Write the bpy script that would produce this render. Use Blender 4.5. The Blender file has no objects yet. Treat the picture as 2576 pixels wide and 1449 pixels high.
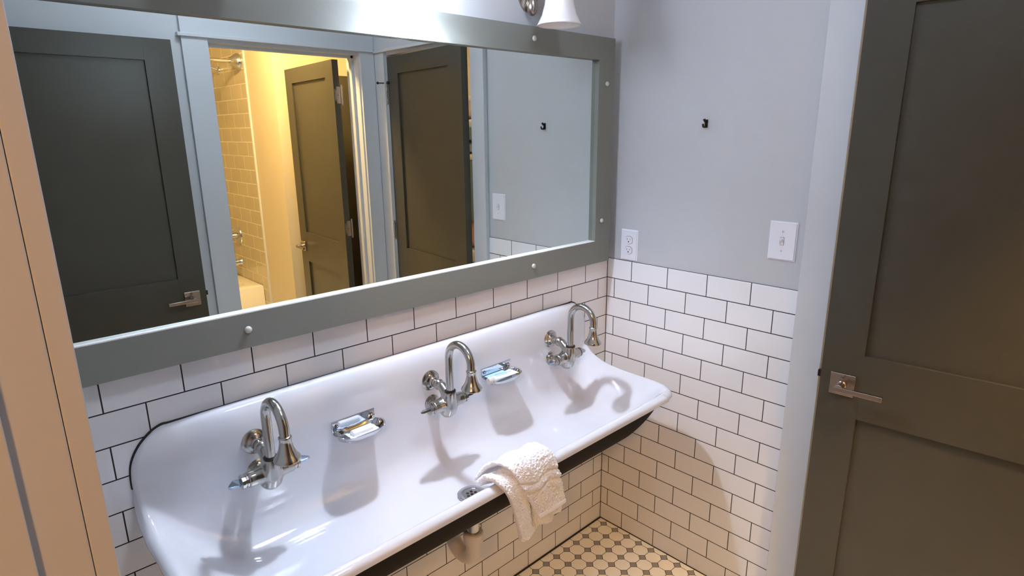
import bpy, bmesh, math, random
from math import sin, cos, pi, radians
from mathutils import Vector, Matrix, noise
random.seed(3)
S = bpy.context.scene
COL = S.collection

# ---------------------------------------------------------------- camera
cam_d = bpy.data.cameras.new('camera'); cam = bpy.data.objects.new('camera', cam_d); COL.objects.link(cam)
R = ((0.72376, -0.68998, -0.01035), (-0.18100, -0.17540, -0.96770), (0.66588, 0.70227, -0.25184))
m = Matrix(((R[0][0], -R[1][0], -R[2][0]), (R[0][1], -R[1][1], -R[2][1]), (R[0][2], -R[1][2], -R[2][2])))
cam.matrix_world = Matrix.Translation((-1.88618, -1.43845, 1.66197)) @ m.to_4x4()
cam_d.sensor_width = 36; cam_d.lens = 1523.2 / 2576 * 36; cam_d.clip_start = 0.01
S.camera = cam
# ---------------------------------------------------------------- world, exposure
w = bpy.data.worlds.new('world'); S.world = w; w.use_nodes = True
w.node_tree.nodes['Background'].inputs[0].default_value = (0.5, 0.5, 0.55, 1)
w.node_tree.nodes['Background'].inputs[1].default_value = 0.05
S.view_settings.view_transform = 'Standard'; S.view_settings.look = 'None'
S.view_settings.gamma = 1; S.view_settings.use_curve_mapping = False
S.view_settings.exposure = 1.8
BULB = 500; SHADE = 14; ROOM = 8.5; HALL = 62; TUBL = 130; BED = 90   # emission strengths of the lamps; ROOM is the added washroom fill

# ---------------------------------------------------------------- materials
def srgb(r, g, b):
    f = lambda c: (c / 255 / 12.92) if c <= 10 else ((c / 255 + 0.055) / 1.055) ** 2.4
    return (f(r), f(g), f(b), 1)
def mat(name, col, rough=0.5, metal=0.0, coat=0.0, spec=0.5, bump=0.0, bscale=200, emit=None, es=0, var=0.0):
    M = bpy.data.materials.new(name); M.use_nodes = True; nt = M.node_tree; b = nt.nodes['Principled BSDF']
    b.inputs['Base Color'].default_value = col; b.inputs['Roughness'].default_value = rough
    b.inputs['Metallic'].default_value = metal; b.inputs['Coat Weight'].default_value = coat
    b.inputs['Specular IOR Level'].default_value = spec; b.inputs['Coat Roughness'].default_value = 0.05
    if emit: b.inputs['Emission Color'].default_value = emit; b.inputs['Emission Strength'].default_value = es
    tc = nt.nodes.new('ShaderNodeTexCoord')
    n = nt.nodes.new('ShaderNodeTexNoise'); n.inputs['Scale'].default_value = bscale; n.inputs['Detail'].default_value = 3
    nt.links.new(tc.outputs['Object'], n.inputs['Vector'])
    if bump:
        bp = nt.nodes.new('ShaderNodeBump'); bp.inputs['Strength'].default_value = bump; bp.inputs['Distance'].default_value = 0.002
        nt.links.new(n.outputs['Fac'], bp.inputs['Height']); nt.links.new(bp.outputs['Normal'], b.inputs['Normal'])
    if var:
        n2 = nt.nodes.new('ShaderNodeTexNoise'); n2.inputs['Scale'].default_value = bscale * 0.15; n2.inputs['Detail'].default_value = 5
        nt.links.new(tc.outputs['Object'], n2.inputs['Vector'])
        mx = nt.nodes.new('ShaderNodeMix'); mx.data_type = 'RGBA'
        mx.inputs['A'].default_value = tuple(c * (1 - var) for c in col[:3]) + (1,)
        mx.inputs['B'].default_value = tuple(min(1, c * (1 + var)) for c in col[:3]) + (1,)
        nt.links.new(n2.outputs['Fac'], mx.inputs['Factor']); nt.links.new(mx.outputs['Result'], b.inputs['Base Color'])
    return M
def tile_mat(name, axis, shift, col, grout, rough=0.08, bw=0.1573, rh=0.0782, mortar=0.0016):
    M = mat(name, col, rough, coat=0.3); nt = M.node_tree; b = nt.nodes['Principled BSDF']
    tc = nt.nodes.new('ShaderNodeTexCoord'); sp = nt.nodes.new('ShaderNodeSeparateXYZ'); cb = nt.nodes.new('ShaderNodeCombineXYZ')
    nt.links.new(tc.outputs['Object'], sp.inputs[0])
    ad = nt.nodes.new('ShaderNodeMath'); ad.operation = 'ADD'; ad.inputs[1].default_value = shift + 40 * bw
    nt.links.new(sp.outputs[axis], ad.inputs[0]); nt.links.new(ad.outputs[0], cb.inputs[0]); nt.links.new(sp.outputs[2], cb.inputs[1])
    def brick(ms, smooth):
        br = nt.nodes.new('ShaderNodeTexBrick'); br.offset = 0.5; br.offset_frequency = 2; br.squash = 1
        br.inputs['Scale'].default_value = 1; br.inputs['Mortar Size'].default_value = ms; br.inputs['Mortar Smooth'].default_value = smooth
        br.inputs['Brick Width'].default_value = bw; br.inputs['Row Height'].default_value = rh; br.inputs['Bias'].default_value = 0
        nt.links.new(cb.outputs[0], br.inputs['Vector']); return br
    br = brick(mortar, 0.1); bb = brick(mortar * 2.2, 1.0)
    br.inputs['Color1'].default_value = col; br.inputs['Color2'].default_value = tuple(c * 0.96 for c in col[:3]) + (1,)
    br.inputs['Mortar'].default_value = grout
    nt.links.new(br.outputs['Color'], b.inputs['Base Color'])
    rr = nt.nodes.new('ShaderNodeMapRange'); rr.inputs['To Min'].default_value = rough; rr.inputs['To Max'].default_value = 0.8
    nt.links.new(br.outputs['Fac'], rr.inputs['Value']); nt.links.new(rr.outputs[0], b.inputs['Roughness'])
    cw = nt.nodes.new('ShaderNodeMath'); cw.operation = 'MULTIPLY_ADD'; cw.inputs[1].default_value = -0.3; cw.inputs[2].default_value = 0.3
    nt.links.new(br.outputs['Fac'], cw.inputs[0]); nt.links.new(cw.outputs[0], b.inputs['Coat Weight'])
    n = nt.nodes.new('ShaderNodeTexNoise'); n.inputs['Scale'].default_value = 14; nt.links.new(tc.outputs['Object'], n.inputs['Vector'])
    inv = nt.nodes.new('ShaderNodeMath'); inv.operation = 'MULTIPLY_ADD'; inv.inputs[1].default_value = -1.0
    nt.links.new(bb.outputs['Fac'], inv.inputs[0])
    sc = nt.nodes.new('ShaderNodeMath'); sc.operation = 'MULTIPLY'; sc.inputs[1].default_value = 0.8
    nt.links.new(n.outputs['Fac'], sc.inputs[0]); nt.links.new(sc.outputs[0], inv.inputs[2])
    bp = nt.nodes.new('ShaderNodeBump'); bp.inputs['Strength'].default_value = 0.6; bp.inputs['Distance'].default_value = 0.0008
    nt.links.new(inv.outputs[0], bp.inputs['Height']); nt.links.new(bp.outputs['Normal'], b.inputs['Normal']); nt.links.new(bp.outputs['Normal'], b.inputs['Coat Normal'])
    return M
def floor_mat():
    M = mat('octagon_mosaic', (1, 1, 1, 1), 0.35); nt = M.node_tree; b = nt.nodes['Principled BSDF']
    def mth(op, a, c=None, d=None):
        n = nt.nodes.new('ShaderNodeMath'); n.operation = op
        for i, v in enumerate((a, c, d)):
            if v is None: continue
            if isinstance(v, (int, float)): n.inputs[i].default_value = v
            else: nt.links.new(v, n.inputs[i])
        return n.outputs[0]
    tc = nt.nodes.new('ShaderNodeTexCoord'); sp = nt.nodes.new('ShaderNodeSeparateXYZ'); nt.links.new(tc.outputs['Object'], sp.inputs[0])
    P = 0.0606
    def cell(o, off):   # distance to nearest dot centre along an axis
        q = mth('ADD', o, off + 200 * P); q = mth('DIVIDE', q, P); q = mth('FRACT', q); q = mth('SUBTRACT', q, 0.5)
        return mth('MULTIPLY', mth('ABSOLUTE', q), P)
    du = cell(sp.outputs[0], 0.0265 + P / 2); dv = cell(sp.outputs[1], 0.041 + P / 2)
    sm = mth('ADD', du, dv)
    dot = mth('LESS_THAN', sm, 0.0150)
    ring = mth('LESS_THAN', mth('ABSOLUTE', mth('SUBTRACT', sm, 0.0168)), 0.0017)
    lines = mth('MULTIPLY', mth('GREATER_THAN', sm, 0.0168), mth('LESS_THAN', mth('MINIMUM', du, dv), 0.0011))
    g = mth('MAXIMUM', ring, lines)
    # per-octagon tone
    nz = nt.nodes.new('ShaderNodeTexNoise'); nz.inputs['Scale'].default_value = 9; nz.inputs['Detail'].default_value = 4
    nt.links.new(tc.outputs['Object'], nz.inputs['Vector'])
    oc = nt.nodes.new('ShaderNodeMix'); oc.data_type = 'RGBA'; oc.inputs['A'].default_value = srgb(236, 230, 218); oc.inputs['B'].default_value = srgb(252, 248, 240)
    nt.links.new(nz.outputs['Fac'], oc.inputs['Factor'])
    m1 = nt.nodes.new('ShaderNodeMix'); m1.data_type = 'RGBA'; m1.inputs['B'].default_value = srgb(150, 146, 142)
    nt.links.new(dot, m1.inputs['Factor']); nt.links.new(oc.outputs['Result'], m1.inputs['A'])
    m2 = nt.nodes.new('ShaderNodeMix'); m2.data_type = 'RGBA'; m2.inputs['B'].default_value = srgb(48, 42, 40)
    nt.links.new(g, m2.inputs['Factor']); nt.links.new(m1.outputs['Result'], m2.inputs['A']); nt.links.new(m2.outputs['Result'], b.inputs['Base Color'])
    bp = nt.nodes.new('ShaderNodeBump'); bp.invert = True; bp.inputs['Strength'].default_value = 0.5; bp.inputs['Distance'].default_value = 0.001
    nt.links.new(g, bp.inputs['Height']); nt.links.new(bp.outputs['Normal'], b.inputs['Normal'])
    return M
PAINT = mat('grey_wall_paint', srgb(188, 189, 192), 0.55, bump=0.12, bscale=350)
TRIM = mat('grey_trim_paint', srgb(196, 198, 202), 0.4, bump=0.04, bscale=90)
CEIL = mat('ceiling_paint', srgb(215, 215, 215), 0.9, bump=0.1)
DOORP = mat('charcoal_door_paint', srgb(64, 61, 51), 0.36, bump=0.12, bscale=160, var=0.06)
FRAME = mat('mirror_frame_paint', srgb(122, 124, 118), 0.5, bump=0.08, bscale=120)
CAP = mat('screw_cap_plastic', srgb(196, 192, 184), 0.35, bump=0.02)
TB = tile_mat('subway_tile_back', 0, 0.0566, srgb(230, 230, 234), srgb(38, 34, 34))
TR = tile_mat('subway_tile_right', 1, 0.0364, srgb(230, 230, 234), srgb(38, 34, 34))
TT = tile_mat('tub_surround_tile', 1, 0.0, srgb(190, 178, 152), srgb(222, 214, 196), rough=0.15, bw=0.2, rh=0.1, mortar=0.003)
TT2 = tile_mat('tub_surround_tile_far', 0, 0.0, srgb(190, 178, 152), srgb(222, 214, 196), rough=0.15, bw=0.2, rh=0.1, mortar=0.003)
GROUT = mat('dark_grout', srgb(40, 35, 34), 0.8, bump=0.3, bscale=600)
FLOOR = floor_mat()
PORC = mat('white_porcelain', srgb(212, 213, 219), 0.07, coat=0.5, bump=0.01, bscale=40)
BLACK = mat('black_enamel_underside', srgb(20, 14, 13), 0.7, spec=0.15, bump=0.2, bscale=80)
CHROME = mat('worn_chrome', srgb(180, 177, 172), 0.2, metal=1.0, bump=0.10, bscale=90, var=0.22)
CHROME2 = mat('bright_chrome', srgb(205, 208, 214), 0.08, metal=1.0, bump=0.02, bscale=60)
BLUECH = mat('lever_blade_chrome', srgb(170, 185, 205), 0.12, metal=1.0, bump=0.02, bscale=60)
NICKEL = mat('satin_nickel', srgb(178, 166, 156), 0.27, metal=1.0, bump=0.03, bscale=250)
BRONZE = mat('dark_bronze', srgb(62, 50, 46), 0.35, metal=0.8, bump=0.03)
PLAST = mat('white_switch_plastic', srgb(228, 228, 236), 0.25, bump=0.01)
SLOT = mat('dark_slot', srgb(30, 28, 28), 0.6, bump=0.05)
PVC = mat('white_pvc', srgb(205, 200, 195), 0.4, bump=0.05, bscale=60)
OPAL = mat('opal_glass_unlit', srgb(240, 238, 240), 0.25, coat=0.2, bump=0.01)
OPAL_LIT = mat('opal_glass_lit', srgb(240, 240, 240), 0.3, bump=0.01, emit=(0.74, 0.835, 1.0, 1), es=SHADE)
BULBM = mat('lit_bulb', (1, 1, 1, 1), 0.3, emit=(0.74, 0.835, 1.0, 1), es=BULB)
FILLM = mat('cool_fill_glow', (1, 1, 1, 1), 0.3, emit=(0.74, 0.835, 1.0, 1), es=ROOM)
HALLM = mat('warm_lamp_glow', (1, 1, 1, 1), 0.3, emit=(1.0, 0.54, 0.22, 1), es=HALL)
TUBM = mat('amber_lamp_glow', (1, 1, 1, 1), 0.3, emit=(1.0, 0.64, 0.26, 1), es=TUBL)
BEDM = mat('bedroom_lamp_glow', (1, 1, 1, 1), 0.3, emit=(1.0, 0.72, 0.42, 1), es=BED)
TERRY = mat('white_terry', srgb(246, 246, 250), 0.95, bump=1.0, bscale=420)
HEM = mat('white_hem', srgb(232, 231, 232), 0.9, bump=0.4, bscale=700)
TUBMAT = mat('tub_enamel', srgb(232, 228, 216), 0.15, coat=0.3, bump=0.01)
CREAM = mat('cream_wall_paint', srgb(202, 190, 166), 0.6, bump=0.1)
TAN = mat('tan_hall_paint', srgb(190, 178, 160), 0.7, bump=0.1)
WOOD = mat('hall_floor_wood', srgb(120, 90, 64), 0.4, bump=0.2, bscale=30, var=0.2)
mirror_m = mat('silvered_glass', (0.80, 0.865, 0.84, 1), 0.0, metal=1.0)

# ---------------------------------------------------------------- mesh helpers
def obj(name, bm, mt, parent=None, smooth=False, bevel=0, angle=35):
    me = bpy.data.meshes.new(name)
    bmesh.ops.recalc_face_normals(bm, faces=bm.faces)
    bm.to_mesh(me); bm.free()
    for x in (mt if isinstance(mt, (list, tuple)) else [mt]): me.materials.append(x)
    o = bpy.data.objects.new(name, me); COL.objects.link(o)
    if parent: o.parent = parent
    if smooth:
        for p in me.polygons: p.use_smooth = True
        if smooth == 'auto': me.set_sharp_from_angle(angle=radians(angle))
    if bevel:
        b = o.modifiers.new('bevel', 'BEVEL'); b.width = bevel; b.segments = 3; b.limit_method = 'ANGLE'; b.angle_limit = radians(50)
    return o
def box(bm, x0, x1, y0, y1, z0, z1, mi=0):
    r = bmesh.ops.create_cube(bm, size=1)
    for v in r['verts']:
        v.co = Vector(((x0 + x1) / 2 + v.co.x * (x1 - x0), (y0 + y1) / 2 + v.co.y * (y1 - y0), (z0 + z1) / 2 + v.co.z * (z1 - z0)))
    for f in {f for v in r['verts'] for f in v.link_faces}: f.material_index = mi
    return r['verts']
def boxes(*bs):
    bm = bmesh.new()
    for b in bs: box(bm, *b)
    return bm
def tube(bm, pts, rad, seg=20, cap=True):
    pts = [Vector(p) for p in pts]; n = len(pts)
    if not isinstance(rad, (list, tuple)): rad = [rad] * n
    t0 = (pts[1] - pts[0]).normalized(); ref = Vector((0, 0, 1)) if abs(t0.z) < 0.9 else Vector((1, 0, 0))
    nrm = t0.cross(ref).normalized(); rings = []
    for i in range(n):
        t = (pts[min(i + 1, n - 1)] - pts[max(i - 1, 0)]).normalized()
        nrm = (nrm - t * nrm.dot(t)).normalized(); bn = t.cross(nrm)
        rings.append([bm.verts.new(pts[i] + (nrm * cos(2 * pi * k / seg) + bn * sin(2 * pi * k / seg)) * rad[i]) for k in range(seg)])
    for a, b in zip(rings, rings[1:]):
        for k in range(seg): bm.faces.new((a[k], a[(k + 1) % seg], b[(k + 1) % seg], b[k]))
    if cap: bm.faces.new(rings[0]); bm.faces.new(rings[-1])
    return rings
def lathe(bm, prof, origin, axis, seg=40, cap=True):
    """prof: (r, h) pairs, h along axis"""
    axis = Vector(axis).normalized(); ref = Vector((0, 0, 1)) if abs(axis.z) < 0.9 else Vector((1, 0, 0))
    u = axis.cross(ref).normalized(); v = axis.cross(u); o = Vector(origin); rings = []
    for r, h in prof:
        rings.append([bm.verts.new(o + axis * h + (u * cos(2 * pi * k / seg) + v * sin(2 * pi * k / seg)) * max(r, 1e-5)) for k in range(seg)])
    for a, b in zip(rings, rings[1:]):
        for k in range(seg): bm.faces.new((a[k], a[(k + 1) % seg], b[(k + 1) % seg], b[k]))
    if cap: bm.faces.new(rings[0]); bm.faces.new(rings[-1])
def sphere(bm, c, r, sx=1, sy=1, sz=1, seg=24):
    g = bmesh.ops.create_uvsphere(bm, u_segments=seg, v_segments=seg // 2, radius=r)
    for v in g['verts']: v.co = Vector((v.co.x * sx + c[0], v.co.y * sy + c[1], v.co.z * sz + c[2]))
def cr(pts, n):   # Catmull-Rom resample, pts tuples of any dimension
    P = [pts[0]] + list(pts) + [pts[-1]]; out = []
    segs = len(pts) - 1
    for i in range(n):
        s = i / (n - 1) * segs; k = min(int(s), segs - 1); t = s - k
        a, b, c, d = P[k:k + 4]
        out.append(tuple(0.5 * (2 * q + (r - p) * t + (2 * p - 5 * q + 4 * r - s_) * t * t + (-p + 3 * q - 3 * r + s_) * t ** 3) for p, q, r, s_ in zip(a, b, c, d)))
    return out
def tag(o, label, cat, group=None, kind=None):
    o['label'] = label; o['category'] = cat
    if group: o['group'] = group
    if kind: o['kind'] = kind
    return o
def thing(name, label, cat, loc=(0, 0, 0), group=None, rz=0, kind=None):
    o = bpy.data.objects.new(name, None); COL.objects.link(o); o.location = loc; o.rotation_euler = (0, 0, rz)
    o.empty_display_size = 0.05
    return tag(o, label, cat, group, kind)
def struct(name, bm, mt, label, cat, **k): return tag(obj(name, bm, mt, **k), label, cat, kind='structure')

# ================================================================ THE SETTING
CZ = 2.62
struct('floor', boxes((-1.95, 1.6, -4.1, 0.12, -0.08, 0.0)), FLOOR, 'white octagon and grey dot mosaic tile floor', 'floor')
struct('floor_hall', boxes((-5.2, -1.951, -4.1, 1.2, -0.08, 0.0)), WOOD, 'brown wooden hallway floor beyond the left doorway', 'floor')
struct('ceiling', boxes((-5.2, 1.6, -4.1, 1.2, CZ, CZ + 0.08)), CEIL, 'white painted ceiling above the washroom', 'ceiling')
struct('wall_back', boxes((-1.95, 0.12, 0.005, 0.12, 0.0, CZ)), PAINT, 'grey painted wall behind the mirror and the sink', 'wall')
# right wall with the door opening
struct('wall_right', boxes((0.005, 0.115, -0.815, 0.005, 0, CZ), (0.005, 0.115, -1.77, -1.562, 0, CZ), (0.005, 0.115, -1.562, -0.815, 2.075, CZ)), PAINT,
       'grey painted side wall with the switch, outlet and hook', 'wall')
struct('wall_front', boxes((-1.95, -0.89, -1.77, -1.65, 0, CZ), (-0.088, 0.005, -1.77, -1.65, 0, CZ), (-0.89, -0.088, -1.77, -1.65, 2.085, CZ)), PAINT,
       'grey wall seen in the mirror around the tub room doorway', 'wall')
struct('wall_left', boxes((-1.955, -1.839, -0.80, 0.005, 0, CZ), (-1.955, -1.839, -1.65, -1.605, 0, CZ), (-1.955, -1.839, -1.605, -0.80, 2.085, CZ)), PAINT,
       'wall at the left edge, beside the near doorway', 'wall')
# tile wainscot, bullnose top edge
def wains(name, x0, x1, y0, y1, mt, label, nrm):
    bm = boxes((x0, x1, y0, y1, 0, 1.1725))
    ed = [e for e in bm.edges if all(v.co.z > 1.0 for v in e.verts) and
          (all(abs(v.co.y - y0) < 1e-6 for v in e.verts) if nrm == 'y' else all(abs(v.co.x - x0) < 1e-6 for v in e.verts))]
    bmesh.ops.bevel(bm, geom=ed, offset=0.004, segments=4, affect='EDGES', profile=0.5)
    return struct(name, bm, mt, label, 'tiles')
wains('trim_1', -1.839, 0.0, 0.0, 0.005, TB, 'white subway tile with dark grout behind the trough sink', 'y')
wains('trim_2', 0.0, 0.005, -0.7405, 0.0, TR, 'white subway tile with dark grout on the side wall beside the white casing', 'x')
struct('trim_3', boxes((-1.839, -0.004, -0.006, 0.0, 0, 0.004), ), GROUT, 'dark grout joint where the back wall meets the floor', 'grout')
struct('trim_4', boxes((-0.0025, 0.0, -0.7405, 0.0, 0, 0.003), (-0.0018, 0.0, -0.0018, 0.0, 0.003, 1.174)), GROUT, 'dark grout joint in the corner between the tiled walls', 'grout')
# casings
def casing(name, boxs, label): return struct(name, boxes(*boxs), TRIM, label, 'trim', bevel=0.0015)
casing('trim_5', [(-0.018, 0.004, -0.831, -0.741, 0, 2.07)], 'grey door casing between the tiled side wall and the dark door at right')
casing('trim_6', [(-0.018, 0.004, -1.635, -1.545, 0, 2.07)], 'grey casing on the hinge side of the dark door, seen in the mirror')
casing('trim_7', [(-0.018, 0.004, -1.635, -0.741, 2.085, 2.2), (-0.030, 0.004, -1.645, -0.728, 2.07, 2.085)], 'grey head casing with a thin ledge above the dark door at right')
struct('trim_8', boxes((0.0, 0.12, -0.836, -0.8155, 0, 2.055), (0.0, 0.12, -1.5615, -1.543, 0, 2.055), (0.0, 0.12, -1.5615, -0.8155, 2.055, 2.0745),
       (0.045, 0.062, -0.848, -0.836, 0, 2.055), (0.045, 0.062, -1.543, -1.53, 0, 2.055), (0.045, 0.062, -1.543, -0.836, 2.043, 2.055)), TRIM, 'grey door jamb around the dark door at right', 'trim')
casing('trim_9', [(-0.978, -0.868, -1.651, -1.632, 0, 2.075)], 'grey casing left of the tub room doorway, seen in the mirror')
casing('trim_10', [(-0.104, -0.020, -1.651, -1.632, 0, 2.075)], 'grey casing right of the tub room doorway, seen in the mirror')
casing('trim_11', [(-0.978, -0.019, -1.651, -1.632, 2.09, 2.23), (-0.993, -0.031, -1.651, -1.62, 2.075, 2.09)], 'grey head casing with a thin ledge above the tub room doorway')
struct('trim_12', boxes((-0.8895, -0.866, -1.772, -1.65, 0, 2.06), (-0.110, -0.0885, -1.772, -1.65, 0, 2.06), (-0.8895, -0.0885, -1.772, -1.65, 2.06, 2.0845),
       (-0.866, -0.853, -1.725, -1.70, 0, 2.06), (-0.123, -0.110, -1.725, -1.70, 0, 2.06), (-0.866, -0.110, -1.725, -1.70, 2.047, 2.06)), TRIM, 'grey jamb with stops lining the tub room doorway', 'trim')
# near doorway (camera stands in it)
casing('trim_13', [(-1.839, -1.821, -0.82, -0.73, 0, 2.07)], 'warm lit door casing edge at the left border of the view')
struct('trim_14', boxes((-1.955, -1.8395, -0.8205, -0.8005, 0, 2.06), (-1.918, -1.8785, -0.827, -0.8205, 0, 2.06)), TRIM, 'warm lit door jamb with a stop strip at the left border of the view', 'trim', bevel=0.0012)
struct('trim_15', boxes((-1.955, -1.8395, -1.6045, -1.585, 0, 2.06), (-1.955, -1.8395, -1.6045, -0.8005, 2.06, 2.0845)), TRIM, 'far jamb and head of the near doorway', 'trim')
# tub room
struct('wall_tub_right', boxes((-0.15, 1.6, -3.97, -2.65, 0, CZ)), CREAM, 'cream wall block beside the tub, seen in the mirror', 'wall')
struct('wall_tub_far', boxes((-1.95, -0.15, -4.1, -3.97, 0, CZ)), CREAM, 'far wall of the tub room', 'wall')
struct('wall_tub_left', boxes((-1.95, -1.80, -3.97, -1.77, 0, CZ)), CREAM, 'left wall of the tub room', 'wall')
struct('wall_tub_end', boxes((0.42, 0.47, -2.65, -1.77, 0, CZ), (0.005, 0.47, -1.79, -1.771, 0, CZ)), CREAM, 'cream wall closing the tub room behind its open door', 'wall')
struct('trim_16', boxes((-0.158, -0.15, -3.97, -3.10, 0, 2.45)), TT, 'glossy subway tile on the shower wall, seen in the mirror', 'tiles')
struct('trim_17', boxes((-1.8, -0.158, -3.97, -3.962, 0, 2.45)), TT2, 'glossy subway tile on the far wall of the shower', 'tiles')
struct('trim_18', boxes((-0.162, -0.15, -3.10, -3.088, 0, 2.45)), TRIM, 'pale edge strip where the shower tile ends', 'trim')
# hall and bedroom shells
struct('wall_hall', boxes((-5.2, -5.1, -4.1, 1.2, 0, CZ), (-5.1, -1.956, -4.1, -4.0, 0, CZ), (-5.1, -1.956, 1.1, 1.2, 0, CZ), (-1.955, -1.90, 0.12, 1.1, 0, CZ), (-1.956, -1.951, -4.0, -1.77, 0, CZ)), TAN, 'tan hallway walls behind the viewer', 'wall')
struct('wall_bedroom', boxes((1.5, 1.6, -2.65, 0.12, 0, CZ), (0.47, 1.5, -2.65, -2.60, 0, CZ), (0.115, 1.5, 0.05, 0.12, 0, CZ), (0.47, 0.49, -2.6, -1.78, 0, CZ)), CREAM, 'warm lit bedroom wall seen through the gap beside the dark door', 'wall')

# ================================================================ DOORS
def lever(parent, u, z, y, s, du=-1, pin=False):
    """u,z centre of rosette; y face plane; s = +1/-1 outward direction; du lever direction"""
    h = bpy.data.objects.new('door_handle', None); COL.objects.link(h); h.parent = parent; h.location = (u, y, z); h.empty_display_size = 0.03
    bm = boxes((-0.033, 0.033, min(0, s * 0.009), max(0, s * 0.009), -0.033, 0.033))
    obj('rosette', bm, NICKEL, h, bevel=0.0015)
    bm = bmesh.new(); lathe(bm, [(0.0125, 0.009), (0.0125, 0.014), (0.0095, 0.016), (0.0095, 0.040), (0.0115, 0.042), (0.0115, 0.050)], (0, 0, 0), (0, s, 0), 28)
    a, b = sorted((-0.012 * du, 0.112 * du)); yy = sorted((s * 0.044, s * 0.056))
    box(bm, a, b, yy[0], yy[1], -0.0075, 0.0065)
    obj('lever', bm, NICKEL, h, smooth='auto', bevel=0.001)
    if pin:
        bm = bmesh.new(); lathe(bm, [(0.004, 0.008), (0.004, 0.02), (0.0055, 0.022), (0.0055, 0.027)], (0, 0, 0.022), (0, s, 0), 16)
        lathe(bm, [(0.003, 0.008), (0.003, 0.0105)], (-0.02, 0, 0.0), (0, s, 0), 12); lathe(bm, [(0.003, 0.008), (0.003, 0.0105)], (0.02, 0, 0.0), (0, s, 0), 12)
        obj('lock_pin', bm, NICKEL, h, smooth='auto')
    return h
def door(name, L, origin, ang, label, top=2.045, handles=((0, 1),), t=0.035, lz=0.932):
    bm = bmesh.new(); z0, z1 = 0.012, top; s = 0.108; d = 0.011
    box(bm, 0, s, -t, 0, z0, z1); box(bm, L - s, L, -t, 0, z0, z1)
    box(bm, s, L - s, -t, 0, 1.958, z1); box(bm, s, L - s, -t, 0, 0.832, 1.028); box(bm, s, L - s, -t, 0, z0, 0.235)
    o = struct(name, bm, DOORP, label, 'door', bevel=0.0004)
    o.location = origin; o.rotation_euler = (0, 0, ang)
    obj('upper_panel', boxes((s - 0.004, L - s + 0.004, -t + d, -d, 1.024, 1.962)), DOORP, o)
    obj('lower_panel', boxes((s - 0.004, L - s + 0.004, -t + d, -d, 0.231, 0.836)), DOORP, o)
    obj('latch', boxes((L, L + 0.011, -t / 2 - 0.006, -t / 2 + 0.006, lz + 0.002, lz + 0.022), (L - 0.0005, L + 0.001, -t / 2 - 0.012, -t / 2 + 0.012, lz - 0.02, lz + 0.04)), BRONZE, o)
    for y, sgn in handles: lever(o, L - 0.062, lz, 0.0 if sgn > 0 else -t, sgn, -1, pin=True)
    return o
def hinge(parent, z, u, y, edge=False):
    bm = bmesh.new()
    for k in range(5): lathe(bm, [(0.0062, k * 0.018 - 0.045), (0.0062, k * 0.018 - 0.0285)], (u, y, z), (0, 0, 1), 16)
    lathe(bm, [(0.0045, -0.05), (0.0045, 0.05)], (u, y, z), (0, 0, 1), 12)
    sphere(bm, (u, y, z + 0.05), 0.0055); sphere(bm, (u, y, z - 0.05), 0.0055)
    hg = obj('hinge', bm, NICKEL, parent, smooth='auto')
    if edge:
        b2 = bmesh.new(); box(b2, -0.0015, -0.0001, -0.033, y, z - 0.044, z + 0.044)
        ed = [e for e in b2.edges if all(abs(v.co.y + 0.033) < 1e-6 for v in e.verts) and abs(e.verts[0].co.x - e.verts[1].co.x) > 1e-4]
        bmesh.ops.bevel(b2, geom=ed, offset=0.012, segments=5, affect='EDGES')
        for a, c in ((-0.024, 0.028), (-0.012, 0.0), (-0.024, -0.028)): lathe(b2, [(0.0035, 0.0), (0.0035, 0.0008)], (-0.0015, a, z + c), (-1, 0, 0), 12)
        obj('hinge_leaf', b2, NICKEL, hg, smooth='auto')
        b3 = bmesh.new()
        for a, c in ((-0.024, 0.028), (-0.012, 0.0), (-0.024, -0.028)): lathe(b3, [(0.0022, 0.0), (0.0022, 0.001)], (-0.0019, a, z + c), (-1, 0, 0), 10)
        obj('hinge_screws', b3, BRONZE, hg)
    return hg
d1 = door('door_1', 0.695, (0.0, -1.54, 0), radians(94.5), 'dark charcoal panel door standing ajar at the right edge')
for z in (1.86, 1.12, 0.30): hinge(d1, z, -0.006, 0.007)
bm = bmesh.new(); tube(bm, [(-0.006, 0.007, 1.915), (0.02, 0.018, 1.915), (0.03, 0.018, 1.915)], 0.003, 12); sphere(bm, (0.034, 0.018, 1.915), 0.009)
tube(bm, [(-0.006, 0.007, 1.915), (-0.014, 0.03, 1.915), (-0.018, 0.05, 1.915)], 0.003, 12); sphere(bm, (-0.018, 0.052, 1.915), 0.007)
obj('hinge_stop', bm, BRONZE, d1, smooth=True)
d2 = door('door_2', 0.775, (-1.82, -1.55, 0), 0.0, 'dark charcoal door folded open against the front wall, leftmost in the mirror')
d3 = door('door_3', 0.722, (-0.155, -1.785, 0), radians(-85.8), 'dark door opened into the amber lit tub room, seen in the mirror', handles=((0, -1),))
for z in (1.86, 1.12, 0.30): hinge(d3, z, -0.004, 0.008, edge=True)
struct('door_4', boxes((0.16, 0.41, -2.648, -2.62, 0.0, 2.04)), DOORP, 'dark door on the tub room wall behind the open door', 'door')

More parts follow.
